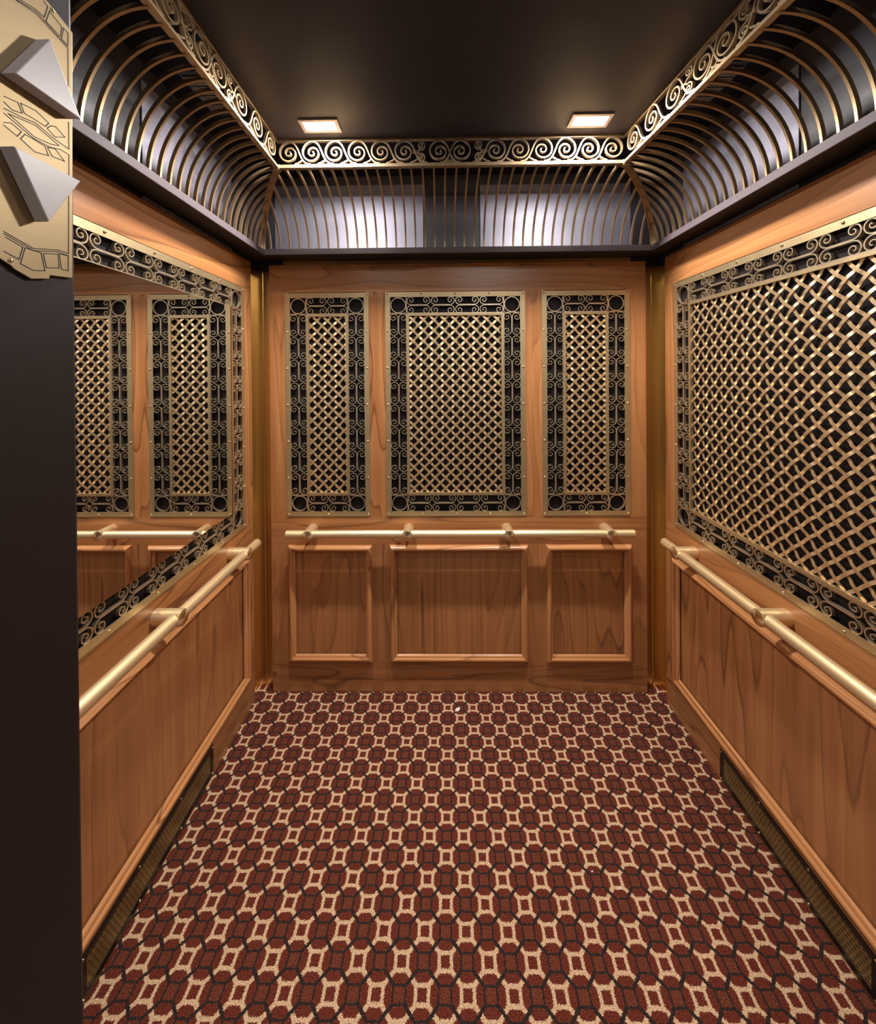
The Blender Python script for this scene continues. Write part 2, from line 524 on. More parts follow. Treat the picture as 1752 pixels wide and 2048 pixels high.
def c_scroll_points(L, hw, side):
    """C scroll lying along z (length L, centre 0), back on x=0, curls towards side*x"""
    R = hw * 0.585
    cz = L / 2 - R * 0.97
    top = spiral(R, 0, 0.12 * R, R - 0.0008, PI - PI * 3.1, PI, 34)   # ends at angle PI => x=0 side
    # want: eye -> outward, finishing at the back (angle pi) heading downwards
    pts = []
    for x, z in top: pts.append((x, cz + z))
    low = [(x, -z) for x, z in reversed(pts)]
    mid = [(0.0006, cz - (2 * cz) * k / 8) for k in range(1, 8)]
    allp = pts + mid + low
    return [(side * x, z) for x, z in allp]


SCROLL_CACHE = {}


def scroll_mesh(L, hw):
    key = (round(L, 4), round(hw, 4))
    if key in SCROLL_CACHE: return SCROLL_CACHE[key]
    b_ = MB()
    for side in (-1, 1):
        pts = c_scroll_points(L, hw, side)
        b_.ribbon([(x + side * 0.0012, 0, z) for x, z in pts], 0.0025, 0.011, (0, 1, 0),
                  taper=lambda t: 0.95 + 0.45 * math.sin(PI * min(1, max(0, t))))
    me = b_.mesh('scroll', M_SCROLL, True)
    SCROLL_CACHE[key] = me
    return me


RING = MB()
RING.ribbon([(0.0385 * math.cos(2 * PI * i / 40), 0, 0.0385 * math.sin(2 * PI * i / 40)) for i in range(40)], 0.0042, 0.012, (0, 1, 0), closed=True)
RING_ME = RING.mesh('corner_ring', M_SCROLL, True)
SCREW_ME = MB().dome((0, 0, 0), (0, -1, 0), 0.0053, 0.0040, 14, 4).mesh('screw', M_SCREW, True)


def lattice(parent, x0, x1, z0, z1, s=0.0389, w=0.0108, amp=0.0019, y=-0.001, w2=None):
    """plain woven flat wire, two families at +-45 degrees, one mesh"""
    b_ = MB(); cx, cz = (x0 + x1) / 2, (z0 + z1) / 2
    r2 = math.sqrt(0.5)
    ext = math.hypot(x1 - x0, z1 - z0) / 2 + s
    n = int(ext / s) + 1
    for fam in (0, 1):
        d = Vector((r2, 0, r2)) if fam == 0 else Vector((r2, 0, -r2))
        e = Vector((-r2, 0, r2)) if fam == 0 else Vector((r2, 0, r2))
        for i in range(-n, n + 1):
            o = Vector((cx, 0, cz)) + e * (i * s)
            # clip
            tmin, tmax = -1e9, 1e9
            for c0, c1, oc, dc in ((x0, x1, o.x, d.x), (z0, z1, o.z, d.z)):
                ta, tb = (c0 - oc) / dc, (c1 - oc) / dc
                tmin = max(tmin, min(ta, tb)); tmax = min(tmax, max(ta, tb))
            if tmax - tmin < 0.012: continue
            pts = []
            k0 = math.ceil(tmin / (s / 8)); k1 = math.floor(tmax / (s / 8))
            ts = [tmin] + [k * s / 8 for k in range(k0, k1 + 1)] + [tmax]
            for t in ts:
                # crossing with index j of the other family at t=j*s
                ph = math.cos(PI * t / s) * (1 if i % 2 == 0 else -1)
                ph = max(-1, min(1, ph * 2.2))
                sg = 1 if fam == 0 else -1
                # other family's line index j: crossing parity (i+j)
                p = o + d * t
                pts.append((p.x, y + sg * amp * ph, p.z))
            vs = []; P = [Vector(p) for p in pts]
            for q, p in enumerate(P):
                tt = (P[min(q + 1, len(P) - 1)] - P[max(q - 1, 0)]).normalized()
                nn = tt.cross(e).normalized()
                for a, c in ((-1, -1), (1, -1), (1, 1), (-1, 1)):
                    vs.append(p + e * (a * w / 2) + nn * (c * 0.0011) * (1 if nn.y > 0 else -1))
            m_ = 4; fs = []
            for q in range(len(P) - 1):
                for k in range(m_):
                    fs.append((q * m_ + k, q * m_ + (k + 1) % m_, (q + 1) * m_ + (k + 1) % m_, (q + 1) * m_ + k))
            fs += [tuple(range(m_)), tuple(range(len(P) * m_ - 1, len(P) * m_ - 1 - m_, -1))]
            b_.add(vs, fs)
    return b_.build('lattice', M_LATT, parent, smooth=True)


def grille(name, label, cat, loc, rotz, w, nx, nz, group, mirror=False, ww=0.0115):
    """origin at the lower left corner of the frame, on the wall face"""
    h = FZ1 - FZ0
    t = thing(name, label, cat, loc, rotz, group)
    s = 0.0255; y0, y1 = -0.0040, -0.0005
    f = MB()
    # mitred flat brass frame
    o = [(0, 0), (w, 0), (w, h), (0, h)]; i_ = [(s, s), (w - s, s), (w - s, h - s), (s, h - s)]
    for a in range(4):
        b2 = (a + 1) % 4
        f.prism([o[a], o[b2], i_[b2], i_[a]], 'y', y0, y1)
    f.build('frame', M_FRAME, t)
    # screws
    mx = max(2, round((w - 0.024) / 0.2)) if nx < 5 else round((w - 0.024) / 0.19)
    mz = 6
    pos = [(0.010 + (w - 0.020) * k / mx, z) for k in range(mx + 1) for z in (0.011, h - 0.011)]
    pos += [(x, 0.011 + (h - 0.022) * k / mz) for k in range(1, mz) for x in (0.010, w - 0.010)]
    for x, z in pos:
        o_ = link('screw', SCREW_ME, t); o_.location = (x, y0, z)
    # backing
    MB().box(s * 0.6, w - s * 0.6, 0.0150, 0.0185, s * 0.6, h - s * 0.6).build('backing', M_BLACK, t)
    c = 0.1095
    yb = 0.0035
    # divider bars
    for z in (c, h - c):
        MB().box(s, w - s, yb - 0.006, yb + 0.006, z - 0.0022, z + 0.0022).build('divider_bar', M_SCROLL, t)
    for x in (c, w - c):
        MB().box(x - 0.0022, x + 0.0022, yb - 0.006, yb + 0.006, s, h - s).build('divider_bar', M_SCROLL, t)
    # inner frame
    g = MB(); a0, a1 = c + 0.0025, 0.011
    o = [(a0, a0), (w - a0, a0), (w - a0, h - a0), (a0, h - a0)]
    i_ = [(a0 + a1, a0 + a1), (w - a0 - a1, a0 + a1), (w - a0 - a1, h - a0 - a1), (a0 + a1, h - a0 - a1)]
    for a in range(4):
        b2 = (a + 1) % 4
        g.prism([o[a], o[b2], i_[b2], i_[a]], 'y', yb - 0.0075, yb + 0.006)
    if not mirror:
        g.build('inner_frame', M_FRAME, t)
    # rings and scrolls
    rc = (s + c) / 2
    for x in (rc, w - rc):
        for z in (rc, h - rc):
            o_ = link('corner_ring', RING_ME, t); o_.location = (x, yb, z)
    hw = (c - s) / 2 - 0.001
    Lz = (h - 2 * c) / nz; Lx = (w - 2 * c) / nx
    mz_ = scroll_mesh(Lz, hw); mx_ = scroll_mesh(Lx, hw)
    for x in (rc, w - rc):
        for k in range(nz):
            o_ = link('scroll', mz_, t); o_.location = (x, yb, c + Lz * (k + 0.5))
    for z in (rc, h - rc):
        for k in range(nx):
            o_ = link('scroll', mx_, t); o_.location = (c + Lx * (k + 0.5), yb, z); o_.rotation_euler = (0, PI / 2, 0)
    e = a0 + a1
    if mirror:
        MB().box(a0, w - a0, MIR_Y, 0.012, a0, h - a0).build('mirror_glass', M_MIRROR, t)
    else:
        lattice(t, e - 0.001, w - e + 0.001, e - 0.001, h - e + 0.001, y=yb + 0.001, w=ww)
    return t


MIR_Y = -0.008
GR = 'brass lattice grilles on the back wall'
for (a, b_), nx, lab in zip(back_cells, (2, 4, 2), (
        'narrow brass lattice grille on the back wall, nearest the mirror wall',
        'wide brass lattice grille in the middle of the back wall',
        'narrow brass lattice grille on the back wall, nearest the large side lattice')):
    grille('lattice_grille', lab, 'grille', (a, YB, FZ0), 0.0, b_ - a, nx, 8, GR)
grille('framed_mirror', 'large wall mirror in a brass scrollwork border on the left wall', 'mirror',
       (WL, -(0.138 + SLEN), FZ0), PI / 2, SLEN, 8, 8, None, mirror=True)
grille('lattice_grille', 'large woven brass lattice grille filling the right wall', 'grille',
       (WR, -0.138, FZ0), -PI / 2, SLEN, 8, 8, None, ww=0.0100)


# ------------------------------------------------------------------ handrails
def handrail(label, loc, rotz, x0, x1, br):
    t = thing('handrail', label, 'handrail', loc, rotz, 'brass handrails of the car')
    r = 0.0202; yo = -0.0729; z = 0.860
    b_ = MB(); b_.tube((x0 + 0.002, yo, z), (x1 - 0.002, yo, z), r, 32)
    b_.tube((x0, yo, z), (x0 + 0.002, yo, z), r - 0.002, 32, r)
    b_.tube((x1 - 0.002, yo, z), (x1, yo, z), r, 32, r - 0.002)
    b_.build('rail', M_RAIL, t, smooth=True)
    for x in br:
        c = MB(); c.tube((x, -0.0002, z), (x, -0.094, z), 0.0270, 36)
        bk = c.build('bracket', M_BRASS, t, smooth=True)
        e = MB().tube((0, 0, 0), (0, -0.0018, 0), 0.0270, 48, 0.0248, cone=0.0035).build('turned_end_cap', M_CAP, bk, smooth=True)
        e.location = (x, -0.0941, z)
    return t


handrail('long brass handrail on the back wall with four brackets', (0, YB, 0), 0, -0.8269, 0.9254, (-0.7149, -0.2115, 0.2984, 0.8065))
handrail('brass handrail below the mirror on the left wall', (WL, 0, 0), PI / 2, -1.31, -0.170, (-0.2821, -0.7422, -1.2023))
handrail('brass handrail below the large lattice on the right wall', (WR, 0, 0), -PI / 2, 0.170, 1.31, (0.2821, 0.7422, 1.2023))


# ------------------------------------------------------------------ floor vents in the side walls
def vent(label, loc, rotz, x0, x1, z0, z1):
    t = thing('floor_vent', label, 'vent', loc, rotz, 'perforated vents at the foot of the side walls')
    s = 0.019
    f = MB(); o = [(x0, z0), (x1, z0), (x1, z1), (x0, z1)]
    i_ = [(x0 + s, z0 + s), (x1 - s, z0 + s), (x1 - s, z1 - s), (x0 + s, z1 - s)]
    for a in range(4):
        b2 = (a + 1) % 4
        f.prism([o[a], o[b2], i_[b2], i_[a]], 'y', -0.0040, -0.0004)
    f.build('frame', M_VENTF, t)
    # perforated sheet built with real slots: rows of short slots
    p = MB(); nrow = 6; a0, a1, c0, c1 = x0 + s, x1 - s, z0 + s, z1 - s
    pitch = 0.0115; ncol = int((a1 - a0 - 0.01) / pitch)
    zz = [c0]; hz = (c1 - c0) / nrow
    for r in range(nrow):
        zb, zt = c0 + r * hz, c0 + (r + 1) * hz
        sl = 0.0050
        off = pitch / 2 if r % 2 else 0
        p.box(a0, a1, -0.0024, -0.0016, zb, zb + (hz - sl) / 2)
        p.box(a0, a1, -0.0024, -0.0016, zt - (hz - sl) / 2, zt)
        x = a0
        k = 0
        while x < a1:
            xe = a0 + off + k * pitch + 0.0045
            xe = min(xe, a1)
            if xe > x: p.box(x, xe, -0.0024, -0.0016, zb + (hz - sl) / 2, zt - (hz - sl) / 2)
            x = xe + 0.0065; k += 1
    p.build('perforated_sheet', M_VENT, t)
    MB().box(a0 - 0.003, a1 + 0.003, -0.0014, -0.0004, c0 - 0.003, c1 + 0.003).build('dark_backing', M_BLACK, t)
    for k in range(4):
        for z in (z0 + 0.007, z1 - 0.007):
            o_ = link('screw', SCREW_ME, t); o_.location = (x0 + 0.007 + (x1 - x0 - 0.014) * k / 3, -0.004, z)
            o_.scale = (0.8, 0.8, 0.8)
    return t


vent('long black perforated vent at the foot of the left wall', (WL, 0, 0), PI / 2, -1.030, -0.430, 0.012, 0.134)
vent('long black perforated vent at the foot of the right wall', (WR, 0, 0), -PI / 2, 0.438, 1.015, 0.012, 0.134)

# ------------------------------------------------------------------ ledge (cornice) around the car
LXL, LXR = WL + 0.1051, WR - 0.1051
b_ = MB()
def ledge_piece(nm, box_a):
    q = MB()
    for bx in box_a: q.box(*bx)
    return struct(q.build(nm, M_LEDGE, bevel=0.002))
ledge_piece('trim_7', [(LXL, LXR, LY, LY + 0.006, LZ0, LZ1)])
ledge_piece('trim_8', [(LXL - 0.005, LXL, YF, LY, LZ0, LZ1), ])
ledge_piece('trim_9', [(LXR, LXR + 0.005, YF, LY, LZ0, LZ1), ])

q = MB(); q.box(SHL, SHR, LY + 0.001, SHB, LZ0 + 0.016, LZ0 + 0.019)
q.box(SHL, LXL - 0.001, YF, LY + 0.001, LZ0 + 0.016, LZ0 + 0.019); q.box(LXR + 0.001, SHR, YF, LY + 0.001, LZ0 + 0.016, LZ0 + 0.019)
struct(q.build('trim_10', M_SOFFIT))  # ledge underside, its shade put into the colour
# dark cove ceiling above the ribs
q = MB(); q.box(SHL, SHR, FSY + 0.01, SHB, 2.722, 2.74); q.box(SHL, FXL - 0.02, YF, FSY + 0.01, 2.722, 2.74); q.box(FXR + 0.03, SHR, YF, FSY + 0.01, 2.722, 2.74)
struct(q.build('ceiling', M_BLACK))

# ------------------------------------------------------------------ cove: sheet metal panels behind the ribs
def sheet(nm, mb, lab, g='silvery sheet metal panels behind the cove ribs'):
    return tag(mb.build(nm, M_SHEET), lab, 'metal panel', g)
sheet('metal_panel', MB().box(-0.915, -0.125, SHB - 0.006, SHB - 0.001, LZ0 + 0.022, 2.672), 'silvery metal panel behind the back cove ribs, left half')
sheet('metal_panel', MB().box(0.178, 0.968, SHB - 0.006, SHB - 0.001, LZ0 + 0.022, 2.665), 'silvery metal panel behind the back cove ribs, right half')
sheet('metal_panel', MB().box(SHL + 0.001, SHL + 0.006, -0.745, -0.19, LZ0 + 0.002, 2.655), 'silvery metal panel behind the cove ribs above the mirror wall')
sheet('metal_panel', MB().box(SHR - 0.006, SHR - 0.001, -0.763, -0.17, LZ0 + 0.002, 2.655), 'silvery metal panel behind the cove ribs above the large right lattice')


# slotted vents lying above the side coves
def slot_vent(label, x0, x1, y0, y1, z):
    t = thing('slotted_vent', label, 'vent', (0, 0, 0), 0, 'slotted vents above the side coves')
    f = MB(); f.box(x0 - 0.01, x1 + 0.01, y0 - 0.02, y1 + 0.02, z, z + 0.003)
    f.build('vent_plate', M_DARK, t)
    for g in range(4):
        ya = y0 + (y1 - y0) * g / 4
        q = MB(); n = 6; L = (y1 - y0) / 4 - 0.012
        for k in range(n):
            yy = ya + L * k / (n - 1)
            q.box(x0, x1, yy, yy + 0.004, z - 0.006, z)
        q.build('louvre_bars', M_COVE, t)
    return t


slot_vent('slotted vent above the left cove ribs', -0.935, -0.86, -0.675, -0.485, 2.7188)
slot_vent('slotted vent above the right cove ribs', 0.937, 1.008, -0.675, -0.485, 2.7188)


# ------------------------------------------------------------------ cove ribs and scroll fascia
LIN = 0.016   # ribs stand this far behind the ledge face
RX_L, RX_R, RY_B = LXL - LIN, LXR + LIN, LY + LIN
ZA, ZB = LZ0 + 0.0195, FSZ0 + 0.004


def rib_curve(base, top, t1=PI / 2, n=18):
    """quarter ellipse from base (vertical tangent) to top (horizontal tangent); base/top (x,y)"""
    out = []
    for i in range(n + 1):
        t = t1 * i / n
        k = 1 - math.cos(t)
        out.append(Vector((base[0] + (top[0] - base[0]) * k, base[1] + (top[1] - base[1]) * k, ZA + (ZB - ZA) * math.sin(t))))
    return out


def sweep_bar(mb, pts, side, w, h):
    """rectangle w along 'side', h perpendicular to side and tangent"""
    P = pts; n = len(P); vs = []; side = Vector(side).normalized()
    for i in range(n):
        t = (P[min(i + 1, n - 1)] - P[max(i - 1, 0)]).normalized()
        nn = t.cross(side).normalized()
        for a, c in ((-1, -1), (1, -1), (1, 1), (-1, 1)):
            vs.append(P[i] + side * (a * w / 2) + nn * (c * h / 2))
    fs = []
    for i in range(n - 1):
        for k in range(4): fs.append((4 * i + k, 4 * i + (k + 1) % 4, 4 * i + 4 + (k + 1) % 4, 4 * i + 4 + k))
    fs += [(3, 2, 1, 0), (4 * n - 4, 4 * n - 3, 4 * n - 2, 4 * n - 1)]
    mb.add(vs, fs)
    return mb


def wave_spiral(R, pitch):
    """running scroll: eye -> clockwise outwards -> over the top -> S tail down to the right"""
    pts = []
    turns = 1.95
    a1 = PI / 2 + 0.05; a0 = a1 + turns * 2 * PI
    n = 52
    for i in range(n + 1):
        t = i / n; a = a0 + (a1 - a0) * t
        r = 0.10 * R + (R - 0.10 * R) * (0.55 * t + 0.45 * t ** 2.0)
        pts.append((r * math.cos(a), r * math.sin(a)))
    x0, z0 = pts[-1]
    # S tail : bezier from the top to bottom right
    p0 = Vector((x0, z0)); p1 = Vector((R * 1.05, R * 1.05)); p2 = Vector((R * 0.70, -R * 1.02)); p3 = Vector((pitch - 0.15 * R, -R * 1.0))
    for k in range(1, 15):
        t = k / 14
        p = p0 * (1 - t) ** 3 + p1 * 3 * t * (1 - t) ** 2 + p2 * 3 * t * t * (1 - t) + p3 * t ** 3
        pts.append((p.x, p.y))
    return pts


def fascia(parent, L, offs, pair, xe):
    """scroll band in local frame: x along, centred at 0; y=0 face; z 0..H"""
    H = FSZ1 - FSZ0
    MB().box(-xe, xe, -0.006, 0.010, 0.0, 0.0155).build('lower_rail', M_COVE, parent, bevel=0.0012)
    MB().box(-xe, xe, -0.011, 0.000, -0.0005, 0.0045).build('lower_rail_lip', M_COVE, parent)
    MB().box(-xe, xe, -0.006, 0.010, H - 0.011, H - 0.0005).build('upper_rail', M_COVE, parent, bevel=0.0012)
    zc = (0.0155 + H - 0.011) / 2; R = (H - 0.0265) / 2 - 0.001
    nrm = (0, 1, 0)
    for sgn in (-1, 1):
        for k, x in enumerate(offs):
            pit = abs(offs[k] - offs[k - 1]) if k else 0.09
            pt = wave_spiral(R, min(pit, 0.10))
            Rr = R
            # tails run inwards: on the left half to the right
            b2 = MB().ribbon([(sgn * x - sgn * px if sgn > 0 else -x + px, 0, zc + pz) for px, pz in pt], 0.0047, 0.011, nrm,
                             taper=lambda t: 0.8 + 0.35 * min(1, t * 1.5))
            b2.build('spiral', M_COVE, parent, smooth=True)
            if k >= len(offs) - 5 or True:
                # small leaf curl at the foot of the next tail
                lf = MB(); xx = x - 0.052
                pts = [(0.030, 0.0), (0.022, 0.004), (0.016, 0.004), (0.012, 0.009), (0.006, 0.010), (0.0, 0.016)]
                lf.ribbon([(sgn * (xx + a), 0, 0.0165 + c) for a, c in pts], 0.005, 0.009, nrm)
                lf.build('leaf', M_COVE, parent, smooth=True)
        for zz, fl in ((H * 0.73, 1), (H * 0.30, -1)):
            r = R * 0.40
            sp = spiral(0, 0, 0.002, r, 0, 3.6 * PI, 36)
            x0 = sgn * pair
            pts = [(x0 + sgn * px, 0, zz + fl * pz) for px, pz in sp]
            lx, _, lz = pts[-1]
            pts += [(lx + sgn * 0.012, 0, lz - fl * 0.010), (lx + sgn * 0.028, 0, lz - fl * 0.012)]
            MB().ribbon(pts, 0.0045, 0.010, nrm).build('small_spiral', M_COVE, parent, smooth=True)


def place_axis(parent, p0, p1, z):
    """orient parent so local x runs p0->p1 (local -y faces the car interior)"""
    d = Vector((p1[0] - p0[0], p1[1] - p0[1]))
    parent.location = ((p0[0] + p1[0]) / 2, (p0[1] + p1[1]) / 2, z)
    parent.rotation_euler = (0, 0, math.atan2(d.y, d.x))
    return d.length


def rib_object(parent, base, top, t1, along, name='rib'):
    pts = rib_curve(base, top, t1, max(6, int(18 * t1 / (PI / 2))))
    inv = parent.matrix_basis.inverted()
    b2 = sweep_bar(MB(), pts, along, 0.0075, 0.012)
    b2.v = [tuple(inv @ Vector(v)) for v in b2.v]
    return b2.build(name, M_RIB, parent, smooth=True)


def cove_set(label, p0, p1, offs, pair):
    t = thing('cove_grille', label, 'ceiling grille', group='scroll and rib coves under the ceiling')
    L = place_axis(t, p0, p1, FSZ0)
    t.matrix_basis  # evaluated from loc/rot
    fascia(t, L, offs, pair, L / 2)
    return t


def basis(o): return Matrix.Translation(o.location) @ Matrix.Rotation(o.rotation_euler[2], 4, 'Z')


# back cove
tb = cove_set('scrolled brass cove grille with curved ribs over the back wall', (FXL, FSY), (FXR, FSY),
              (0.043, 0.186, 0.283, 0.378, 0.473, 0.568, 0.663), 0.119)
bpy.context.view_layer.update()
pr = 0.0475
for k in range(-19, 20):
    x = 0.0345 + k * pr
    if x < RX_L + 0.02 or x > RX_R - 0.02: continue
    t1 = PI / 2; xt = x
    if x < FXL: t1 = math.acos(max(0, min(1, (x - FXL) / (RX_L - FXL))))
    if x > FXR: t1 = math.acos(max(0, min(1, (x - FXR) / (RX_R - FXR))))
    # truncated where it meets the hip: k = 1-cos(t)
    if t1 < 0.25: continue
    rib_object(tb, (x, RY_B), (x, FSY + 0.004), t1, (1, 0, 0))

# hips
for fx, rx_, lab in ((FXL, RX_L, 'curved corner hip rib between the back and left coves'), (FXR, RX_R, 'curved corner hip rib between the back and right coves')):
    t = thing('hip_rib', lab, 'ceiling grille', (rx_, RY_B, ZA), 0, 'corner hip ribs of the cove')
    pts = rib_curve((rx_, RY_B), (fx, FSY + 0.004))
    pts = [p - Vector((rx_, RY_B, ZA)) for p in pts]
    d = Vector((fx - rx_, FSY - RY_B, 0)).normalized(); sd = Vector((-d.y, d.x, 0))
    q = MB(); sweep_bar(q, pts, sd, 0.022, 0.012); q.build('hip_bar', M_RIB, t, smooth=True)
    for s_ in (-1, 1):
        q = MB(); sweep_bar(q, [p + sd * (s_ * 0.010) + Vector((d.x, d.y, 0)) * 0.006 for p in pts], sd, 0.006, 0.012)
        q.build('edge_bead', M_RIB, t, smooth=True)
    kz = pts[-1]
    q = MB(); c0 = pts[-1]
    q.prism([(c0.x - 0.014, c0.y - 0.014), (c0.x + 0.014, c0.y - 0.014), (c0.x + 0.014, c0.y + 0.012), (c0.x - 0.014, c0.y + 0.012)], 'z', c0.z - 0.010, c0.z + 0.012)
    q.build('corner_block', M_COVE, t, bevel=0.003)

# side coves
YE = -1.375
for lab, fx, rxx, sg in (('scrolled brass cove grille with curved ribs over the mirror wall', fxl, RX_L, -1),
                         ('scrolled brass cove grille with curved ribs over the right lattice wall', fxr, RX_R, 1)):
    if sg < 0: p0, p1 = (fx(YE), YE), (fx(FSY), FSY)
    else: p0, p1 = (fx(FSY), FSY), (fx(YE), YE)
    t = cove_set(lab, p0, p1, (0.040, 0.170, 0.290, 0.410), 0.103)
    bpy.context.view_layer.update()
    y = RY_B - 0.033 if sg < 0 else RY_B - 0.033
    fx0 = FXL if sg < 0 else FXR
    while y > YF + 0.02:
        if y > FSY:
            t1 = math.acos(max(0, min(1, (y - FSY) / (RY_B - FSY))))
            top = (fx0, y)
        else:
            t1 = PI / 2; top = (fx(y), y)
        if t1 > 0.25: rib_object(t, (rxx, y), top, t1, (0, 1, 0))
        y -= 0.0447

# ------------------------------------------------------------------ ceiling lights
def downlight(label, x0, x1, y0, y1, power):
    cx, cy = (x0 + x1) / 2, (y0 + y1) / 2; w, h = x1 - x0, y1 - y0
    t = thing('ceiling_light', label, 'ceiling light', (cx, cy, FSZ1), 0, 'square recessed lights in the ceiling')
    f = MB(); s = 0.013
    o = [(-w / 2, -h / 2), (w / 2, -h / 2), (w / 2, h / 2), (-w / 2, h / 2)]
    i_ = [(-w / 2 + s, -h / 2 + s), (w / 2 - s, -h / 2 + s), (w / 2 - s, h / 2 - s), (-w / 2 + s, h / 2 - s)]
    for a in range(4):
        b2 = (a + 1) % 4
        f.prism([o[a], o[b2], i_[b2], i_[a]], 'z', -0.006, -0.0003)
    f.build('trim_ring', M_TRIM, t)
    MB().box(-w / 2 + s, w / 2 - s, -h / 2 + s, h / 2 - s, -0.004, -0.0003).build('diffuser', M_EMIT, t)
    l = area('lamp', (0, 0, -0.008), w - 2 * s, h - 2 * s, power)
    l.parent = t; l.location = (0, 0, -0.008)
    return t


downlight('lit square recessed ceiling light on the left, near the back scrolls', -0.575, -0.426, -0.553, -0.474, CAR_LIGHT)
downlight('lit square recessed ceiling light on the right, near the back scrolls', 0.466, 0.620, -0.560, -0.480, CAR_LIGHT)
downlight('added front left fill light by the car door, out of view', -0.575, -0.426, -1.30, -1.22, FRONT_FILL)  # front pair added out of view to brighten the car
downlight('added front right fill light by the car door, out of view', 0.466, 0.620, -1.30, -1.22, FRONT_FILL)

# ------------------------------------------------------------------ car front, hall jambs, hall
struct(MB().box(SHL - 0.03, -0.62, YF - 0.03, YF - 0.001, 0.0, 2.86).build('wall_front', M_DARK))
struct(MB().box(0.72, SHR + 0.03, YF - 0.03, YF - 0.001, 0.0, 2.86).build('wall_front', M_DARK))
XJ = -0.54
struct(MB().box(-1.30, XJ, -1.90, -1.5045, 0.0, 2.86).build('door_1', M_JAMB, bevel=0.003))
struct(MB().box(0.66, 1.35, -1.90, -1.5045, 0.0, 2.86).build('door_2', M_JAMB, bevel=0.003))
struct(MB().box(-2.6, 2.7, -4.6, YF - 0.031, -0.06, -0.001).build('floor', M_HALL))
struct(MB().box(-2.6, 2.7, -4.6, YF - 0.07, 2.90, 2.94).build('ceiling', M_HALL))
struct(MB().box(-2.6, 2.7, -4.64, -4.60, 0.0, 2.90).build('wall_hall', M_HALL))
struct(MB().box(-2.64, -2.6, -4.6, -1.9, 0.0, 2.90).build('wall_hall', M_HALL))
struct(MB().box(2.7, 2.74, -4.6, -1.9, 0.0, 2.90).build('wall_hall', M_HALL))
t = thing('hall_fill_light', 'added round fill light on the hall ceiling behind the camera, out of view', 'ceiling light', (0.4, -2.75, 2.90))
MB().tube((0, 0, -0.03), (0, 0, -0.0005), 0.16, 32).build('diffuser', M_EMIT, t)
l = area('lamp', (0, 0, 0), 0.28, 0.28, HALL_FILL); l.parent = t; l.location = (0, 0, -0.036)  # hall lamp added behind the camera to raise the brightness

# ------------------------------------------------------------------ hall lantern on the jamb (plane x = XJ, facing +x)
t = thing('hall_lantern', 'engraved brass lantern plate with up and down white arrow lamps on the dark jamb', 'lantern', (XJ, -1.556, 1.974))
def loc_(y, z): return (y + 1.556, z - 1.974)
out = [(-1.5119, 1.8041), (-1.5422, 1.8003), (-1.5432, 1.7956), (-1.5653, 1.7903), (-1.5839, 1.7973), (-1.5876, 1.8005), (-1.6050, 1.8080),
       (-1.6120, 1.8080), (-1.6120, 2.1400), (-1.6050, 2.1450), (-1.5653, 2.1560), (-1.5430, 2.1480), (-1.5314, 2.1454), (-1.5075, 2.1377)]
MB().prism([loc_(y, z) for y, z in out], 'x', 0.0004, 0.0045).build('backplate', M_PLATE, t, bevel=0.0006)


def tri(name, pts, front, lab):
    a = [loc_(*p) for p in pts]
    b2 = MB().prism(a, 'x', 0.0045, front)
    o_ = b2.build(name, M_LENS, t, bevel=0.0012); o_['label'] = lab
    return o_


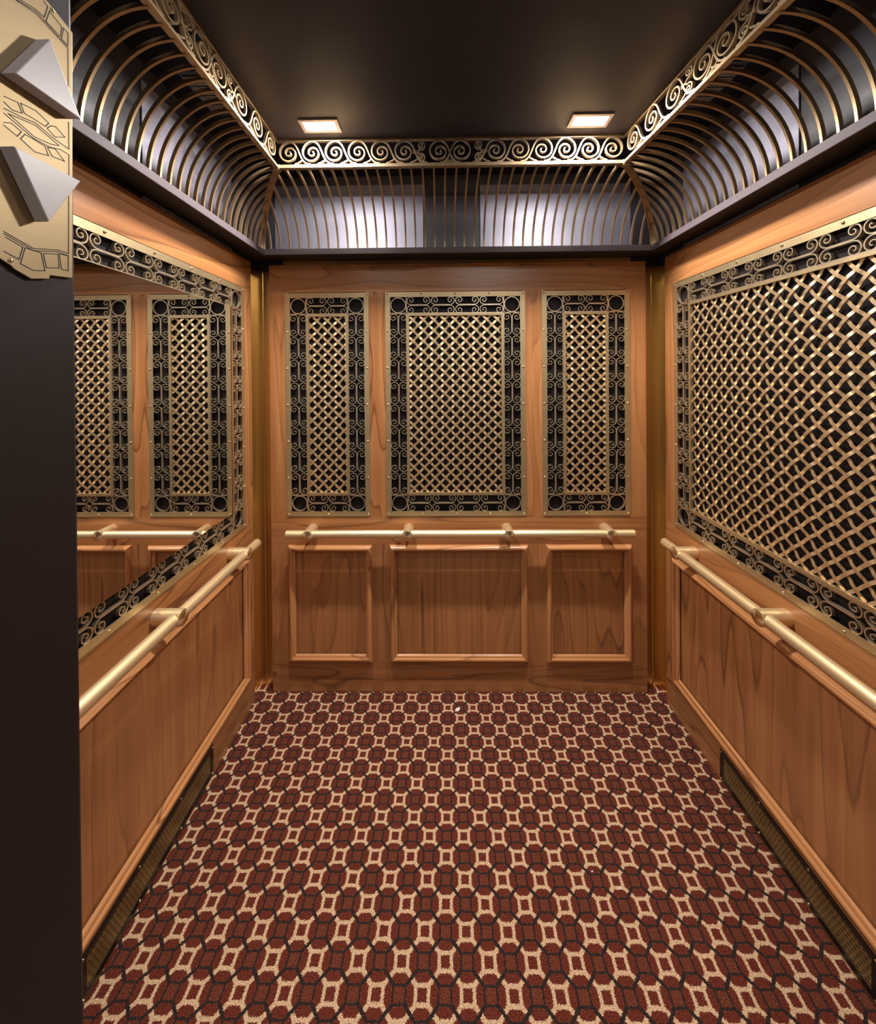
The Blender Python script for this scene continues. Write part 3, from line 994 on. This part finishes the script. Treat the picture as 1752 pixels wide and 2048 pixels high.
tri('arrow_lamp', [(-1.5561, 2.0878), (-1.5160, 2.0147), (-1.5965, 2.0147)], 0.0225, 'white arrow lamp pointing up')
tri('arrow_lamp', [(-1.5990, 1.9315), (-1.5175, 1.9315), (-1.5606, 1.8606)], 0.0225, 'white arrow lamp pointing down')
LINES = {
 'a': [(-1.5785, 2.1142), (-1.5554, 2.1197), (-1.5272, 2.1134), (-1.5145, 2.1103), (-1.5150, 2.0350)],
 'b': [(-1.577, 2.1157), (-1.5545, 2.1223), (-1.5281, 2.1154), (-1.5145, 2.1126)],
 'q1': [(-1.5457, 2.1440), (-1.541, 2.1419), (-1.5455, 2.1240), (-1.555, 2.1245), (-1.5762, 2.1184)],
 'q2': [(-1.5387, 2.1381), (-1.5226, 2.1322), (-1.5247, 2.1175), (-1.5434, 2.121), (-1.5387, 2.1381)],
 'q3': [(-1.5203, 2.1327), (-1.5141, 2.1313), (-1.5144, 2.1147), (-1.523, 2.1162), (-1.5203, 2.1327)],
 'l1': [(-1.5925, 1.9917), (-1.586, 1.9931), (-1.5777, 1.9947), (-1.5732, 1.9852), (-1.5839, 1.9817), (-1.5926, 1.9852)],
 'l2': [(-1.5749, 1.9961), (-1.5577, 1.9989), (-1.5415, 1.9937), (-1.546, 1.9868), (-1.5571, 1.9872), (-1.5708, 1.9868), (-1.5749, 1.9961)],
 'l3': [(-1.5388, 1.9922), (-1.5324, 1.9949), (-1.5203, 1.9886), (-1.5335, 1.9809), (-1.5437, 1.986), (-1.5388, 1.9922)],
 'l4': [(-1.5927, 1.9779), (-1.5732, 1.9802), (-1.5579, 1.9836), (-1.5372, 1.9784), (-1.515, 1.9759), (-1.5150, 2.0120)],
 'l5': [(-1.5884, 1.9747), (-1.558, 1.9806), (-1.5286, 1.9728), (-1.5382, 1.9687), (-1.559, 1.9656), (-1.5884, 1.9747)],
 'l6': [(-1.5927, 1.9723), (-1.5788, 1.9682), (-1.5598, 1.963), (-1.5401, 1.964), (-1.5272, 1.9687), (-1.5151, 1.9686), (-1.5155, 1.9340)],
 'l7': [(-1.5929, 1.9617), (-1.5855, 1.9659), (-1.5742, 1.9628), (-1.5789, 1.9545), (-1.5929, 1.9585)],
 'l8': [(-1.5703, 1.9621), (-1.5599, 1.9621), (-1.5468, 1.9614), (-1.5424, 1.9519), (-1.5592, 1.9474), (-1.5754, 1.9537), (-1.5703, 1.9621)],
 'l9': [(-1.5437, 1.962), (-1.5337, 1.9655), (-1.5211, 1.9563), (-1.5375, 1.9537), (-1.5437, 1.962)],
 'm1': [(-1.5160, 1.9240), (-1.5174, 1.8358), (-1.5317, 1.836), (-1.5624, 1.8281), (-1.5944, 1.8372)],
 'm2': [(-1.5178, 1.8328), (-1.5318, 1.8336), (-1.5624, 1.8255), (-1.5944, 1.8348)],
 'n1': [(-1.5927, 1.8313), (-1.5744, 1.8259), (-1.5788, 1.81), (-1.5946, 1.8146)],
 'n2': [(-1.572, 1.8258), (-1.5532, 1.8257), (-1.5488, 1.8044), (-1.5627, 1.8013), (-1.5773, 1.8055), (-1.572, 1.8258)],
 'n3': [(-1.5506, 1.8256), (-1.5318, 1.8305), (-1.5305, 1.8128), (-1.5469, 1.809), (-1.5506, 1.8256)],
 'n4': [(-1.5299, 1.8316), (-1.5179, 1.8323), (-1.5181, 1.8126), (-1.5274, 1.8124), (-1.5299, 1.8316)]}
eng = MB()
for pl in LINES.values():
    for (y0, z0), (y1, z1) in zip(pl, pl[1:]):
        a = Vector((0.0046, *loc_(y0, z0))); c = Vector((0.0046, *loc_(y1, z1))); d = (c - a)
        if d.length < 1e-5: continue
        d = d.normalized() * 0.00035
        eng.ribbon([a - d, c + d], 0.0009, 0.0004, (1, 0, 0))
eng.build('engraved_lines', M_HOLE, t)
o_ = link('screw', MB().dome((0, 0, 0), (1, 0, 0), 0.0028, 0.002).mesh('screw', M_SCREW, True), t); o_.location = (0.0045, *loc_(-1.5880, 1.8060))
o_ = link('screw', o_.data, t); o_.location = (0.0045, *loc_(-1.5350, 2.1425))

# ------------------------------------------------------------------ scraps on the carpet
def scrap(name, lab, cat, x, y, pts, m, g=None, h=0.0012):
    me = MB().prism(pts, 'z', 0.0, h)
    o_ = me.build(name, m); o_.location = (x, y, 0.0002); tag(o_, lab, cat, g)


scrap('paper_scrap', 'white paper scrap on the carpet near the back wall', 'litter', 0.0327, -0.105,
      [(-0.012, -0.012), (0.004, -0.010), (0.013, 0.003), (0.011, 0.013), (0.0, 0.010), (-0.010, 0.001)], M_PAPER, 'scraps on the carpet')
scrap('paper_scrap', 'tiny white crumb right of the middle of the carpet, nearer the door', 'litter', 0.5284, -0.7731,
      [(-0.003, -0.003), (0.004, -0.002), (0.003, 0.003), (-0.002, 0.003)], M_PAPER, 'scraps on the carpet')
scrap('paper_scrap', 'tiny white crumb right of the middle of the carpet, nearer the back wall', 'litter', 0.4547, -0.7307,
      [(-0.003, -0.002), (0.002, -0.003), (0.003, 0.002), (-0.001, 0.002)], M_PAPER, 'scraps on the carpet')
scrap('crumb', 'small orange crumb on the carpet beside the right wall vent', 'litter', 1.072, -0.5718,
      [(-0.004, -0.005), (0.004, -0.003), (0.004, 0.004), (-0.003, 0.005)], M_CRUMB, 'scraps on the carpet', 0.002)
